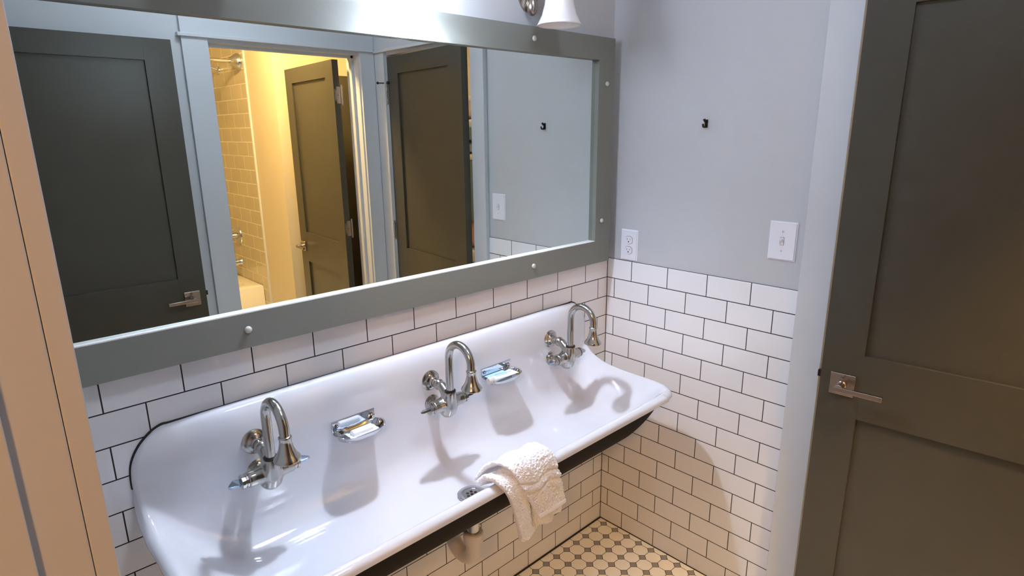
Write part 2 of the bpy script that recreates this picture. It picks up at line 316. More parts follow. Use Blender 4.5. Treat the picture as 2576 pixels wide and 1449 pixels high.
# ================================================================ MIRROR
mr = thing('framed_mirror', 'wide wall mirror in a grey green painted wooden frame above the sink', 'mirror', (0, 0, 0))
fy = -0.034; X0, X1, Z0, Z1 = -1.8385, -0.037, 1.173, 1.972; wdt = 0.084
bm = boxes((X0, X1, fy, 0.004, Z0 + 0.0, Z0 + wdt), (X0, X1, fy, 0.004, Z1 - wdt + 0.008, Z1), (X1 - wdt - 0.004, X1, fy, 0.004, Z0 + wdt, Z1 - wdt + 0.008), (X0, X0 + wdt, fy, 0.004, Z0 + wdt, Z1 - wdt + 0.008))
obj('frame', bm, FRAME, mr, bevel=0.0005)
LEDGE_LIT = mat('white_lit_ledge', srgb(238, 238, 236), 0.35, bump=0.02)  # white colour stands in for lamp light falling on the frame ledge
obj('lit_ledge_strip', boxes((X0 + wdt, X1 - wdt - .004, -.0325, -.0185, Z0 + wdt, Z0 + wdt + .0022)), LEDGE_LIT, mr)['label'] = 'white strip painting lamp light on the lower inner ledge'
obj('mirror_glass', boxes((X0 + wdt, X1 - wdt - 0.004, -0.018, -0.012, Z0 + wdt, Z1 - wdt + 0.008)), mirror_m, mr)
def cap_at(x, z):
    bm = bmesh.new(); lathe(bm, [(0.0085, 0.0), (0.0085, 0.002), (0.0065, 0.0045), (0.003, 0.0055)], (x, fy, z), (0, -1, 0), 20)
    obj('screw_cap', bm, CAP, mr, smooth=True)
for x, z in ((-1.407, 1.217), (-0.453, 1.216), (-0.448, 1.937), (-0.079, 1.818), (-0.090, 1.332), (-0.93, 1.2165), (-1.407, 1.937)):
    if x != -0.93: cap_at(x, z)

# ================================================================ SINK
XC = -0.914; XR = -0.150; HW = XR - XC
Mp = [(-.002, 1.031), (-.014, 1.038), (-.030, 1.031), (-.043, 1.000), (-.049, .95), (-.053, .88), (-.060, .80), (-.075, .735), (-.115, .69), (-.18, .67),
      (-.25, .665), (-.32, .675), (-.372, .705), (-.402, .75), (-.418, .787), (-.434, .807), (-.450, .802), (-.455, .789)]
Ep = [(-.085, -.002, 1.031), (-.072, -.010, 1.032), (-.050, -.014, 1.022), (-.024, -.014, .998), (-.006, -.014, .965), (0, -.012, .93), (0, -.014, .89), (-.003, -.030, .852), (-.010, -.075, .821), (-.014, -.14, .807),
      (-.014, -.21, .802), (-.014, -.28, .801), (-.016, -.338, .802), (-.028, -.386, .804), (-.055, -.420, .806), (-.095, -.434, .807), (-.097, -.450, .802), (-.097, -.455, .789)]
NV = 103
MM = cr(Mp, NV); EE = cr(Ep, NV); KV = (NV - 1) / 17
def sink_rows(side):
    rows = []
    # lip rows, outermost first
    lips = []
    for j in range(NV):
        s = j / KV; ex, ey, ez = EE[j]
        if s < 6: L = (ex + .004, 0.0, ez + (0.002 if s < 2 else 0))
        elif s < 8:
            q = (s - 6) / 2; L = (ex + .004 + .014 * q, ey * q, ez - .018 * q)
        elif s < 12: L = (ex + .018, ey, ez - .018)
        elif s < 15:
            a = (s - 12) / 3 * pi / 2; L = (ex + .018 * cos(a), ey - .018 * sin(a), ez - .018)
        else: L = EE[j]
        lips.append(L)
    for a in (90, 75, 60, 40, 20):
        sa = sin(radians(min(a, 90))); ca = cos(radians(a)); row = []
        for j in range(NV):
            E_, L = EE[j], lips[j]
            row.append((E_[0] + (L[0] - E_[0]) * sa, E_[1] + (L[1] - E_[1]) * sa, E_[2] + (L[2] - E_[2]) * min(1.15, 1 - ca)))
        rows.append(row)
    NT = 26; D = 0.22
    for i in range(NT + 1):
        t = i / NT; f = 1 - (1 - t ** 1.35) ** 2.6; row = []
        for j in range(NV):
            E_ = EE[j]; mx = -D - 0.0
            row.append((E_[0] + (mx - E_[0]) * t, E_[1] + f * (MM[j][0] - E_[1]), E_[2] + f * (MM[j][1] - E_[2])))
        rows.append(row)
    return [[(XC + side * (HW + x), y, z) for x, y, z in r] for r in rows]
rl = sink_rows(-1); rr_ = sink_rows(1)
rows = rl + [[(XC + x, MM[j][0], MM[j][1]) for j in range(NV)] for x in (-.42, -.28, -.14, 0, .14, .28, .42)] + rr_[::-1]
bm = bmesh.new(); g = [[bm.verts.new(p) for p in r] for r in rows]
for a, b in zip(g, g[1:]):
    for j in range(NV - 1): bm.faces.new((a[j], a[j + 1], b[j + 1], b[j]))
bmesh.ops.remove_doubles(bm, verts=bm.verts, dist=1e-5)
sink = thing('trough_sink', 'long white cast iron trough sink mounted on the tiled wall', 'sink', (XC, 0, 0.64))
sink_off = Vector((XC, 0, 0.64))
def sp(name, bm, mt, **k):
    bmesh.ops.translate(bm, verts=bm.verts, vec=-sink_off); return obj(name, bm, mt, sink, **k)
basin = sp('basin', bm, PORC, smooth=True)
so = basin.modifiers.new('thick', 'SOLIDIFY'); so.thickness = 0.004; so.offset = 0
# black underside
Mu = [(-.001, .80), (-.012, .73), (-.05, .668), (-.12, .650), (-.22, .644), (-.31, .648), (-.37, .668), (-.405, .705), (-.428, .75), (-.442, .789)]
Eu = [(-.08, -.001, .80), (-.07, -.02, .79), (-.06, -.06, .785), (-.045, -.13, .782), (-.04, -.22, .78), (-.04, -.30, .78), (-.045, -.35, .78), (-.06, -.39, .782), (-.09, -.42, .785), (-.12, -.434, .788)]
NU = 60; MU = cr(Mu, NU); EU = cr(Eu, NU)
def under(side):
    rows = []
    for i in range(19):
        t = i / 18; f = (1 - (1 - t) ** 2) ** 0.6 if t > 0 else 0
        rows.append([(XC + side * (HW + EU[j][0] + (-.24 - EU[j][0]) * t), EU[j][1] + f * (MU[j][0] - EU[j][1]), EU[j][2] + f * (MU[j][1] - EU[j][2])) for j in range(NU)])
    return rows
rows = under(-1) + [[(XC, MU[j][0], MU[j][1]) for j in range(NU)]] + under(1)[::-1]
bm = bmesh.new(); g = [[bm.verts.new(p) for p in r] for r in rows]
for a, b in zip(g, g[1:]):
    for j in range(NU - 1): bm.faces.new((a[j], a[j + 1], b[j + 1], b[j]))
sp('underside', bm, BLACK, smooth=True)['label'] = 'black painted underside'
# caulk line where the back meets the tile
pts = [(XC - (HW + EE[j][0] + .003), -.0015, EE[j][2] + .002) for j in range(int(5.8 * KV), -1, -2)] + [(XC, -.0015, 1.0325)]
pts2 = [(2 * XC - p[0], p[1], p[2]) for p in pts[:-1]][::-1]
bm = bmesh.new(); tube(bm, pts + pts2, 0.0042, 8); sp('caulk_bead', bm, GROUT, smooth=True)['label'] = 'dark caulk bead along the tile'
# drain
DX, DY = -0.935, -0.262
bm = bmesh.new(); lathe(bm, [(0.042, 0.0015), (0.040, 0.0035), (0.028, 0.0025), (0.026, 0.0008)], (DX, DY, 0.668), (0, 0, 1), 40, cap=False)
dr = sp('drain_flange', bm, CHROME2, smooth=True)
bm = bmesh.new(); lathe(bm, [(0.027, 0.0), (0.027, 0.0012)], (DX, DY, 0.6685), (0, 0, 1), 32)
sp('drain_grid', bm, CHROME, smooth='auto')
bm = bmesh.new()
for k in range(6): lathe(bm, [(0.0045, 0.0), (0.0045, 0.0004)], (DX + 0.013 * cos(k * pi / 3), DY + 0.013 * sin(k * pi / 3), 0.6698), (0, 0, 1), 14)
lathe(bm, [(0.0045, 0.0), (0.0045, 0.0004)], (DX, DY, 0.6698), (0, 0, 1), 14)
sp('drain_holes', bm, SLOT)
# ---------------------------------------------------------------- drain pipe and trap
tr = thing('drain_trap', 'white plastic drain trap under the front of the trough sink', 'pipe', (DX, DY, 0.44))
def tp(name, bm, mt, **k):
    bmesh.ops.translate(bm, verts=bm.verts, vec=Vector((-DX, -DY, -0.44))); return obj(name, bm, mt, tr, **k)
bm = bmesh.new(); lathe(bm, [(0.019, 0.535), (0.019, 0.645)], (DX, DY, 0), (0, 0, 1), 28); tp('tailpiece', bm, CHROME, smooth='auto')
bm = bmesh.new(); lathe(bm, [(0.0235, 0.514), (0.029, 0.517), (0.029, 0.546), (0.026, 0.550)], (DX, DY, 0), (0, 0, 1), 32); tp('slip_nut', bm, PVC, smooth='auto')
path = [(DX, DY, 0.54), (DX, DY, 0.50)] + [(DX, DY + 0.050 - 0.050 * cos(a), 0.495 - 0.050 * sin(a)) for a in [radians(k * 12) for k in range(16)]] + [(DX, DY + 0.100, 0.52), (DX, DY + 0.104, 0.55), (DX, DY + 0.115, 0.568), (DX, DY + 0.14, 0.572), (DX, -0.004, 0.572)]
bm = bmesh.new(); tube(bm, path, 0.0225, 24); tp('trap_bend', bm, PVC, smooth='auto')
bm = bmesh.new(); lathe(bm, [(0.04, 0.0005), (0.038, 0.006), (0.025, 0.01)], (DX, 0, 0.572), (0, -1, 0), 32); tp('wall_flange', bm, CHROME, smooth='auto')

# ================================================================ FAUCETS
def make_faucet(x, label, tl, tr_):
    F = thing('faucet', label, 'faucet', (x, -0.05, 0.905), group='wall faucets along the trough sink')
    off = Vector((0, 0.05, -0.905))
    def fp(name, bm, mt, parent=F, **k):
        bmesh.ops.translate(bm, verts=bm.verts, vec=off); return obj(name, bm, mt, parent, **k)
    for z in (0.944, 0.868):
        bm = bmesh.new(); lathe(bm, [(0.031, 0.049), (0.031, 0.053), (0.027, 0.056), (0.022, 0.0575), (0.0215, 0.0625), (0.015, 0.066), (0.0135, 0.074)], (0, 0, z), (0, -1, 0), 40)
        fp('wall_flange', bm, CHROME, smooth='auto')
    bm = bmesh.new()
    tube(bm, [(0, -.060, .944), (0, -.090, .944)], .0125, 24); tube(bm, [(0, -.088, .944), (0, -.098, .944)], .0165, 24)
    tube(bm, [(0, -.095, .944), (0, -.108, .942), (0, -.122, .932), (0, -.136, .915), (0, -.142, .90)], [.0145, .0145, .0155, .018, .02], 24)
    tube(bm, [(0, -.058, .868), (0, -.085, .868), (0, -.12, .878)], [.0135, .0145, .019], 24)
    tube(bm, [(-.053, -.132, .898), (-.036, -.132, .898), (-.018, -.132, .898), (0, -.132, .898), (.018, -.132, .898), (.036, -.132, .898), (.053, -.132, .898)], [.0190, .0190, .0225, .030, .0225, .0190, .0190], 28)
    tube(bm, [(0, -.146, .938), (0, -.146, .92), (0, -.138, .895), (0, -.130, .872), (0, -.127, .858)], [.0168, .0185, .027, .0255, .015], 28)
    b = fp('valve_body', bm, CHROME, smooth=True)
    rm = b.modifiers.new('remesh', 'REMESH'); rm.mode = 'VOXEL'; rm.voxel_size = 0.0018; rm.use_smooth_shade = True
    sm = b.modifiers.new('smooth', 'SMOOTH'); sm.factor = 0.6; sm.iterations = 10
    bm = bmesh.new(); r = .049
    pts = [(0, -.146, .932), (0, -.146, .97), (0, -.146, 1.01), (0, -.146, 1.038)] + [(0, -.146 - r + r * cos(a), 1.042 + r * sin(a)) for a in [radians(k * 9) for k in range(20)]] + [(0, -.244, 1.034), (0, -.244, 1.020)]
    tube(bm, pts, .0112, 24); fp('spout', bm, CHROME, smooth='auto')
    bm = bmesh.new(); lathe(bm, [(0.0145, 0.936), (0.0165, 0.938), (0.0165, 0.942), (0.0125, 0.943)], (0, -.146, 0), (0, 0, 1), 28); fp('spout_collar', bm, BRONZE, smooth='auto')
    bm = bmesh.new(); lathe(bm, [(.012, 1.032), (.0142, 1.030), (.0142, 1.027), (.0125, 1.025), (.0135, 1.014), (.0165, 1.001), (.022, .989), (.0275, .982), (.0290, .978), (.0285, .975), (.020, .975), (.002, .976)], (0, -.244, 0), (0, 0, 1), 40)
    fp('spray_bell', bm, CHROME, smooth='auto', angle=50)
    for s, tw in ((-1, tl), (1, tr_)):
        H = bpy.data.objects.new('handle', None); COL.objects.link(H); H.parent = F; H.location = Vector((s * .053, -.132, .898)) + off; H.empty_display_size = .02
        bm = bmesh.new(); lathe(bm, [(.0165, 0.0), (.0165, .004), (.0145, .004), (.0145, .008), (.0165, .008), (.0165, .014), (.009, .016)], (0, 0, 0), (s, 0, 0), 12)
        obj('bonnet', bm, CHROME, H)
        bm = bmesh.new()
        vs = [(.012, -.005), (.012, .005), (.020, .010), (.030, .010), (.041, .002), (.043, -.003), (.037, -.008), (.020, -.009)]
        top = [bm.verts.new((s * a, b_, .0035 if a < .04 else .002)) for a, b_ in vs]; bot = [bm.verts.new((s * a, b_, -.0035 if a < .04 else -.002)) for a, b_ in vs]
        bm.faces.new(top); bm.faces.new(bot[::-1])
        for k in range(len(vs)): bm.faces.new((top[k], bot[k], bot[(k + 1) % len(vs)], top[(k + 1) % len(vs)]))
        bmesh.ops.rotate(bm, verts=bm.verts, cent=(0, 0, 0), matrix=Matrix.Rotation(radians(tw), 3, 'X'))
        obj('lever_blade', bm, BLUECH, H, bevel=.0008)
    return F
make_faucet(-1.431, 'chrome gooseneck wall faucet nearest the left end of the trough sink', 25, 10)
make_faucet(-0.910, 'chrome gooseneck wall faucet in the middle of the trough sink, above the drain', -15, -20)
make_faucet(-0.386, 'chrome gooseneck wall faucet nearest the tiled side wall', 0, 55)

# ================================================================ SOAP DISHES
def make_dish(x, label):
    Dd = thing('soap_dish', label, 'soap dish', (x, -0.053, 0.893), group='chrome soap dishes between the faucets')
    obj('back_plate', boxes((-.064, .064, -.004, .001, .0, .030)), CHROME2, Dd, bevel=.0015)
    for s in (-1, 1):
        bm = bmesh.new(); lathe(bm, [(.0055, .004), (.0055, .006), (.003, .0075)], (s * .052, 0, .016), (0, -1, 0), 16)
        obj('screw', bm, CHROME, Dd, smooth='auto')
    bm = bmesh.new(); N = 64
    def outline(k):
        a = 2 * pi * k / N; c, s_ = cos(a), sin(a); e = 0.55
        X = abs(c) ** e * (1 if c > 0 else -1); Y = abs(s_) ** e * (1 if s_ > 0 else -1)
        wx = 0.071 - 0.012 * max(0, -Y)
        return X * wx, -0.037 + Y * 0.034
    specs = [(1.0, 0.0), (1.03, .0015), (1.0, .0025), (.95, .0), (.86, -.010), (.72, -.0135), (.3, -.0145), (0.02, -.0145)]
    rings = []
    for sc, h in specs: rings.append([bm.verts.new((outline(k)[0] * sc, -0.037 + (outline(k)[1] + 0.037) * sc, h + (0.003 if abs(outline(k)[0]) > .06 and sc > .9 else 0))) for k in range(N)])
    for a, b in zip(rings, rings[1:]):
        for k in range(N): bm.faces.new((a[k], a[(k + 1) % N], b[(k + 1) % N], b[k]))
    bm.faces.new(rings[-1])
    t = obj('tray', bm, CHROME2, Dd, smooth=True); s = t.modifiers.new('thick', 'SOLIDIFY'); s.thickness = .0018; s.offset = -1
    return Dd
make_dish(-1.170, 'chrome soap dish left of the middle faucet, holding a wrapped soap')
make_dish(-0.650, 'chrome soap dish right of the middle faucet, holding a toothpaste tube')
# wrapped soap
FILM = mat('clear_film', srgb(225, 235, 250), 0.12, coat=0.5, spec=0.8, bump=0.6, bscale=90)
WSOAP = mat('white_soap', srgb(245, 245, 245), 0.3, bump=0.03)
PACK = mat('pale_blue_packet', srgb(170, 208, 232), 0.3, bump=0.1, bscale=80, var=0.15)
TPASTE = mat('white_tube_plastic', srgb(226, 240, 244), 0.25, bump=0.03)
INK = mat('blue_print', srgb(120, 165, 205), 0.5, bump=0.02)
so_ = thing('wrapped_soap', 'small white wrapped soap lying in the left chrome soap dish', 'soap', (-1.168, -.093, .8815))
bm = bmesh.new(); tube(bm, [(-.031, 0, .0085), (-.029, 0, .0085), (.029, .002, .0085), (.031, .002, .0085)], [.007, .0105, .0105, .007], 20); obj('soap_bar', bm, WSOAP, so_, smooth='auto')
bm = bmesh.new()
g = [[bm.verts.new((-.042 + .084 * i / 20, -.018 + .036 * j / 10, .004 + .0030 * noise.noise(Vector((i * .45, j * .6, 2))) + .004 * abs(i / 10 - 1) ** 2)) for j in range(11)] for i in range(21)]
for a, b in zip(g, g[1:]):
    for j in range(10): bm.faces.new((a[j], a[j + 1], b[j + 1], b[j]))
f_ = obj('film_wrap', bm, FILM, so_, smooth=True); f_.modifiers.new('t', 'SOLIDIFY').thickness = .0008
# toothpaste tube and packet
tt = thing('toothpaste_tube', 'small white toothpaste tube lying across the right chrome soap dish', 'toothpaste', (-.665, -.096, .8975), rz=radians(4))
bm = bmesh.new(); n = 14; rings = []
for i in range(n):
    t = i / (n - 1); hx = .012 + .010 * t; hz = .0105 * (1 - t) + .0012
    rings.append([bm.verts.new((-.040 + .100 * t, hx * cos(a), hz * sin(a))) for a in [2 * pi * k / 24 for k in range(24)]])
for a, b in zip(rings, rings[1:]):
    for k in range(24): bm.faces.new((a[k], a[(k + 1) % 24], b[(k + 1) % 24], b[k]))
bm.faces.new(rings[0]); bm.faces.new(rings[-1]); obj('tube_body', bm, TPASTE, tt, smooth='auto')
bm = bmesh.new(); lathe(bm, [(.0095, -.060), (.0105, -.059), (.0105, -.042), (.009, -.040)], (0, 0, 0), (1, 0, 0), 24); obj('screw_cap', bm, PVC, tt, smooth='auto')['label'] = 'ribbed white cap'
bm = bmesh.new()
for r_, (y, n_) in enumerate(((.006, 7), (.0, 9), (-.006, 6))):
    for k in range(n_):
        x = -.028 + k * .0085; t = (x + .04) / .1; z = (.0105 * (1 - t) + .0012) * math.sqrt(max(0, 1 - (y / (.012 + .01 * t)) ** 2)) + .0003
        box(bm, x, x + .0055, y - .0012, y + .0012, z - .0006, z + .0001)
obj('printed_letters', bm, INK, tt)
tag(obj('paper_packet', boxes((-.705, -.628, -.078, -.060, .896, .8975)), PACK), 'pale blue flat packet standing behind the toothpaste tube', 'packet')
bpy.data.objects['paper_packet'].location = (0, 0, 0)

# ================================================================ WASHCLOTH
def cloth_strip(bm, path, xa, xb, thick, nx=36, ns=70, seed=0, amp=.0030, wav=.004, bands=()):
    """path: list of (y,z, xl, xr) centre points; makes a closed padded strip"""
    P = cr(path, ns); top = []; bot = []
    for i, (y, z, xl, xr) in enumerate(P):
        y0, z0 = P[max(0, i - 1)][:2]; y1, z1 = P[min(ns - 1, i + 1)][:2]
        d = Vector((y1 - y0, z1 - z0)).normalized(); nrm = Vector((d.y, -d.x))
        ra, rb = [], []
        for k in range(nx + 1):
            s = k / nx; x = xl + (xr - xl) * s; e = (1 - abs(2 * s - 1) ** 4) ** .5
            ee = min(1, (i + .4) / 4, (ns - 1 - i + .8) / 3)
            h = thick * (.25 + .75 * e) * (.4 + .6 * ee)
            wv = wav * sin(x * 90 + z * 40 + seed) + wav * .7 * noise.noise(Vector((x * 25, y * 20 + seed, z * 25)))
            bd = sum(dp * math.exp(-((i / ns - bt - .02 * sin(x * 60)) / bw_) ** 2) for bt, bw_, dp in bands)
            fz = bd + amp * noise.noise(Vector((x * 230, y * 230 + seed * 7, z * 230))) + amp * .9 * noise.noise(Vector((x * 520, y * 520, z * 520)))
            o1 = nrm * (h / 2 + wv + fz); o2 = nrm * (-h / 2 + wv * .6)
            ra.append(bm.verts.new((x + amp * .6 * noise.noise(Vector((y * 300, x * 300, z * 300))), y + o1.x, z + o1.y))); rb.append(bm.verts.new((x, y + o2.x, z + o2.y)))
        top.append(ra); bot.append(rb)
    for i in range(ns - 1):
        for k in range(nx):
            bm.faces.new((top[i][k], top[i][k + 1], top[i + 1][k + 1], top[i + 1][k])); bm.faces.new((bot[i][k], bot[i + 1][k], bot[i + 1][k + 1], bot[i][k + 1]))
        bm.faces.new((top[i][0], top[i + 1][0], bot[i + 1][0], bot[i][0])); bm.faces.new((top[i][nx], bot[i][nx], bot[i + 1][nx], top[i + 1][nx]))
    for r in (0, ns - 1):
        for k in range(nx): bm.faces.new((top[r][k], bot[r][k], bot[r][k + 1], top[r][k + 1]))
wc = thing('washcloth', 'white terry washcloth draped over the front rim of the sink', 'washcloth', (-.93, -.45, .81))
wo = Vector((.93, .45, -.81))
bm = bmesh.new()
# wide upper layer
cloth_strip(bm, [(-.375, .805, -1.02, -.875), (-.398, .836, -1.005, -.862), (-.432, .858, -.99, -.845), (-.468, .848, -.975, -.83), (-.487, .815, -.962, -.828), (-.492, .775, -.945, -.822), (-.494, .735, -.925, -.814), (-.496, .703, -.910, -.808)], 0, 0, .014, nx=130, ns=230, seed=1, wav=.0028, bands=((.60, .014, -.006), (.645, .016, .003), (.69, .013, -.005)))
# lower rolled arm at the left
cloth_strip(bm, [(-.400, .800, -1.025, -.965), (-.415, .820, -1.022, -.96), (-.438, .829, -1.018, -.955), (-.463, .820, -1.01, -.948), (-.475, .795, -.998, -.94), (-.480, .75, -.984, -.93), (-.482, .70, -.972, -.922), (-.483, .650, -.962, -.914)], 0, 0, .018, nx=70, ns=210, seed=4)
# back layers hanging behind
cloth_strip(bm, [(-.455, .820, -.99, -.845), (-.472, .80, -.97, -.835), (-.474, .76, -.955, -.82), (-.474, .70, -.94, -.80), (-.474, .648, -.925, -.795)], 0, 0, .007, nx=110, ns=120, seed=8, wav=.006)
bmesh.ops.translate(bm, verts=bm.verts, vec=wo)
obj('terry_body', bm, TERRY, wc, smooth=True)
bm = bmesh.new(); cloth_strip(bm, [(-.5015, .712, -.9125, -.810), (-.5035, .706, -.912, -.8095), (-.5040, .700, -.911, -.809)], 0, 0, .005, nx=40, ns=14, seed=1, amp=.0006, wav=.0012)
bmesh.ops.translate(bm, verts=bm.verts, vec=wo); obj('hem', bm, HEM, wc, smooth=True)

# ================================================================ SCONCES
def sconce(x, label, lit):
    s_ = thing('wall_sconce', label, 'wall lamp', (x, 0.005, 2.10), group='wall sconces above the mirror')
    bm = bmesh.new(); prof = [(.048, .0), (.048, .006), (.042, .012), (.030, .018), (.014, .022), (.013, .028)]
    lathe(bm, prof, (0, 0, 0), (0, -1, 0), 36)
    for v in bm.verts: v.co.z *= 1.75
    obj('back_plate', bm, NICKEL, s_, smooth='auto')
    bm = bmesh.new(); lathe(bm, [(.014, -.002), (.019, -.02), (.015, -.034), (.007, -.044), (.002, -.046)], (0, -.022, -.050), (0, 0, 1), 24); obj('finial', bm, NICKEL, s_, smooth='auto')
    bm = bmesh.new(); tube(bm, [(0, -.02, .0)] + [(0, -.02 - .115 * t, .0 + .12 * sin(t * pi * .8)) for t in [k / 12 for k in range(1, 13)]] + [(0, -.135, .045)], .008, 16); obj('arm', bm, NICKEL, s_, smooth='auto')
    bm = bmesh.new(); lathe(bm, [(.012, .045), (.026, .040), (.028, .005), (.024, .0)], (0, -.135, 0.0), (0, 0, 1), 28); obj('socket', bm, NICKEL, s_, smooth='auto')
    bm = bmesh.new(); prof = [(.026, .004), (.032, -.002), (.037, -.02), (.040, -.05), (.044, -.08), (.052, -.108), (.062, -.128), (.0665, -.136), (.065, -.137), (.060, -.129), (.050, -.109), (.042, -.08), (.038, -.05), (.035, -.02), (.030, -.004)]
    lathe(bm, prof, (0, -.135, 0.0), (0, 0, 1), 48, cap=False)
    obj('shade', bm, OPAL_LIT if lit else OPAL, s_, smooth=True)
    bm = bmesh.new(); sphere(bm, (0, -.135, -.070), .027, 1, 1, 1.15, seg=20); obj('bulb', bm, BULBM if lit else OPAL, s_, smooth=True)
    return s_
sconce(-0.440, 'unlit bell shaded wall sconce, the one nearest the side wall', False)
sconce(-0.920, 'brightly lit bell shaded wall sconce over the middle of the mirror', True)
sconce(-1.400, 'unlit bell shaded wall sconce above the left part of the mirror', False)

# ================================================================ WALL FITTINGS
def plate(name, y, z, w_, h_, label, cat):
    t = thing(name, label, cat, (0.005, y, z))
    bm = boxes((-.0065, 0.0, -w_ / 2, w_ / 2, -h_ / 2, h_ / 2))
    ed = [e for e in bm.edges if all(v.co.x < -.006 for v in e.verts)]
    bmesh.ops.bevel(bm, geom=ed, offset=.004, segments=3, affect='EDGES')
    obj('cover_plate', bm, PLAST, t, smooth='auto'); return t
ou = plate('wall_outlet', -.0985, 1.235, .076, .119, 'white duplex outlet on the side wall beside the mirror', 'outlet')
for s in (1, -1):
    bm = bmesh.new(); N = 28; f = [bm.verts.new((-.0085, max(-.0155, min(.0155, .0180 * cos(a))), s * .0195 + .0145 * sin(a))) for a in [2 * pi * k / N for k in range(N)]]
    b = [bm.verts.new((-.006, v.co.y, v.co.z)) for v in f]; bm.faces.new(f)
    for k in range(N): bm.faces.new((f[k], b[k], b[(k + 1) % N], f[(k + 1) % N]))
    rc = obj('receptacle', bm, PLAST, ou)
    bm = boxes((-.0088, -.0084, -.0075, -.006, s * .0195, s * .0195 + .0075), (-.0088, -.0084, .006, .0075, s * .0195, s * .0195 + .0075)); lathe(bm, [(.0027, .0084), (.0027, .0088)], (0, 0, s * .0195 - .006), (-1, 0, 0), 14)
    obj('slots', bm, SLOT, rc)
    bm = bmesh.new(); N = 28
    tube(bm, [(-.0066, max(-.0162, min(.0162, .0187 * cos(a))), s * .0195 + .0152 * sin(a)) for a in [2 * pi * k / N for k in range(N + 1)]], .0005, 6, cap=False); obj('gap_line', bm, SLOT, rc)
bm = bmesh.new(); lathe(bm, [(.003, .006), (.003, .0075)], (0, 0, 0), (-1, 0, 0), 14); obj('screw', bm, PLAST, ou)
sw = plate('light_switch', -.6715, 1.3205, .086, .122, 'white toggle light switch on the side wall beside the door casing', 'light switch')
bm = boxes((-.0072, -.0062, -.0055, .0055, -.0125, .0125)); obj('toggle_frame', bm, SLOT, sw)
bm = boxes((-.0076, -.006, -.0048, .0048, -.0118, .0118)); obj('toggle_slot', bm, PLAST, sw)
bm = bmesh.new(); vv = box(bm, -.019, -.007, -.004, .004, -.003, .004)
for v in bm.verts:
    if v.co.x < -.01: v.co.z += .007; v.co.y *= .8
obj('toggle', bm, PLAST, sw, bevel=.001)
for s in (1, -1):
    bm = bmesh.new(); lathe(bm, [(.0034, .006), (.0034, .0075), (.002, .0082)], (0, 0, s * .030), (-1, 0, 0), 14); sc_ = obj('screw', bm, PLAST, sw)
    obj('screw_slot', boxes((-.0086, -.008, -.0004, .0004, s * .030 - .0028, s * .030 + .0028)), SLOT, sc_)
hk = thing('wall_hook', 'small dark bronze hook on the grey side wall', 'hook', (0.005, -.384, 1.677))
bm = bmesh.new(); box(bm, -.003, 0, -.0055, .0055, -.013, .013); obj('hook_plate', bm, BRONZE, hk, bevel=.001)
bm = bmesh.new(); tube(bm, [(-.002, 0, -.003), (-.012, 0, -.012), (-.020, 0, -.010), (-.023, 0, -.001)], [.0035, .003, .003, .0035], 12); tube(bm, [(-.002, 0, .004), (-.010, 0, .006), (-.016, 0, .013)], [.0035, .003, .0045], 12)
obj('hook_prong', bm, BRONZE, hk, smooth=True)

# ================================================================ TUB ROOM
tb = thing('bathtub', 'cream built-in bathtub with a square rim, seen in the mirror', 'bathtub', (-.98, -3.58, 0))
bm = bmesh.new(); x0, x1, y0, y1, zt = -.818, .820, -.380, .380, .528
def ring(a, b, c, d, z, rr=.0, n=6):
    out = []
    for cx, cy, a0 in ((b, d, 0), (a, d, 90), (a, c, 180), (b, c, 270)):
        sx = -1 if cx == b else 1; sy = -1 if cy == d else 1
        for k in range(n + 1):
            an = radians(a0 + 90 * k / n); out.append(bm.verts.new((cx + sx * rr + rr * cos(an), cy + sy * rr + rr * sin(an), z)))
    return out
R_ = [ring(x0, x1, y0, y1, 0, .004), ring(x0, x1, y0, y1, zt - .012, .004), ring(x0 + .003, x1 - .003, y0 + .003, y1 - .003, zt - .003, .006), ring(x0 + .012, x1 - .012, y0 + .012, y1 - .012, zt, .01),
      ring(x0 + .09, x1 - .09, y0 + .07, y1 - .07, zt, .10), ring(x0 + .10, x1 - .10, y0 + .08, y1 - .08, zt - .015, .10), ring(x0 + .16, x1 - .14, y0 + .13, y1 - .13, .15, .13), ring(x0 + .25, x1 - .2, y0 + .18, y1 - .18, .11, .12)]
for a, b in zip(R_, R_[1:]):
    for k in range(len(a)): bm.faces.new((a[k], a[(k + 1) % len(a)], b[(k + 1) % len(b)], b[k]))
bm.faces.new(R_[-1]); obj('tub_shell', bm, TUBMAT, tb, smooth='auto')
bm = bmesh.new(); lathe(bm, [(.03, 0), (.03, .008), (.022, .014)], (.722, 0.02, .42), (-1, 0, .2), 28); obj('overflow_plate', bm, CHROME2, tb, smooth='auto')
XW = -.158
rod = thing('shower_rod', 'metal curtain rod with a round flange above the tub', 'shower rod', (XW, -3.18, 2.148))
bm = bmesh.new(); lathe(bm, [(.056, 0), (.056, .012), (.046, .03), (.030, .055), (.022, .065)], (0, 0, 0), (-1, 0, 0), 32); obj('rod_flange', bm, CHROME2, rod, smooth='auto')
bm = bmesh.new(); tube(bm, [(-.05, 0, 0), (-1.635, 0, 0)], .0135, 20); obj('rod', bm, CHROME2, rod, smooth='auto')
sh = thing('wall_shower', 'chrome shower head on a curved arm on the tub room tile', 'shower head', (XW, -3.60, 2.12))
bm = bmesh.new(); lathe(bm, [(.03, 0), (.028, .006), (.012, .012)], (0, 0, 0), (-1, 0, 0), 28); obj('arm_flange', bm, CHROME2, sh, smooth='auto')
bm = bmesh.new(); tube(bm, [(0, 0, 0), (-.06, 0, .02), (-.11, 0, .015), (-.15, 0, -.01), (-.17, 0, -.035)], .0095, 16); obj('shower_arm', bm, CHROME2, sh, smooth='auto')
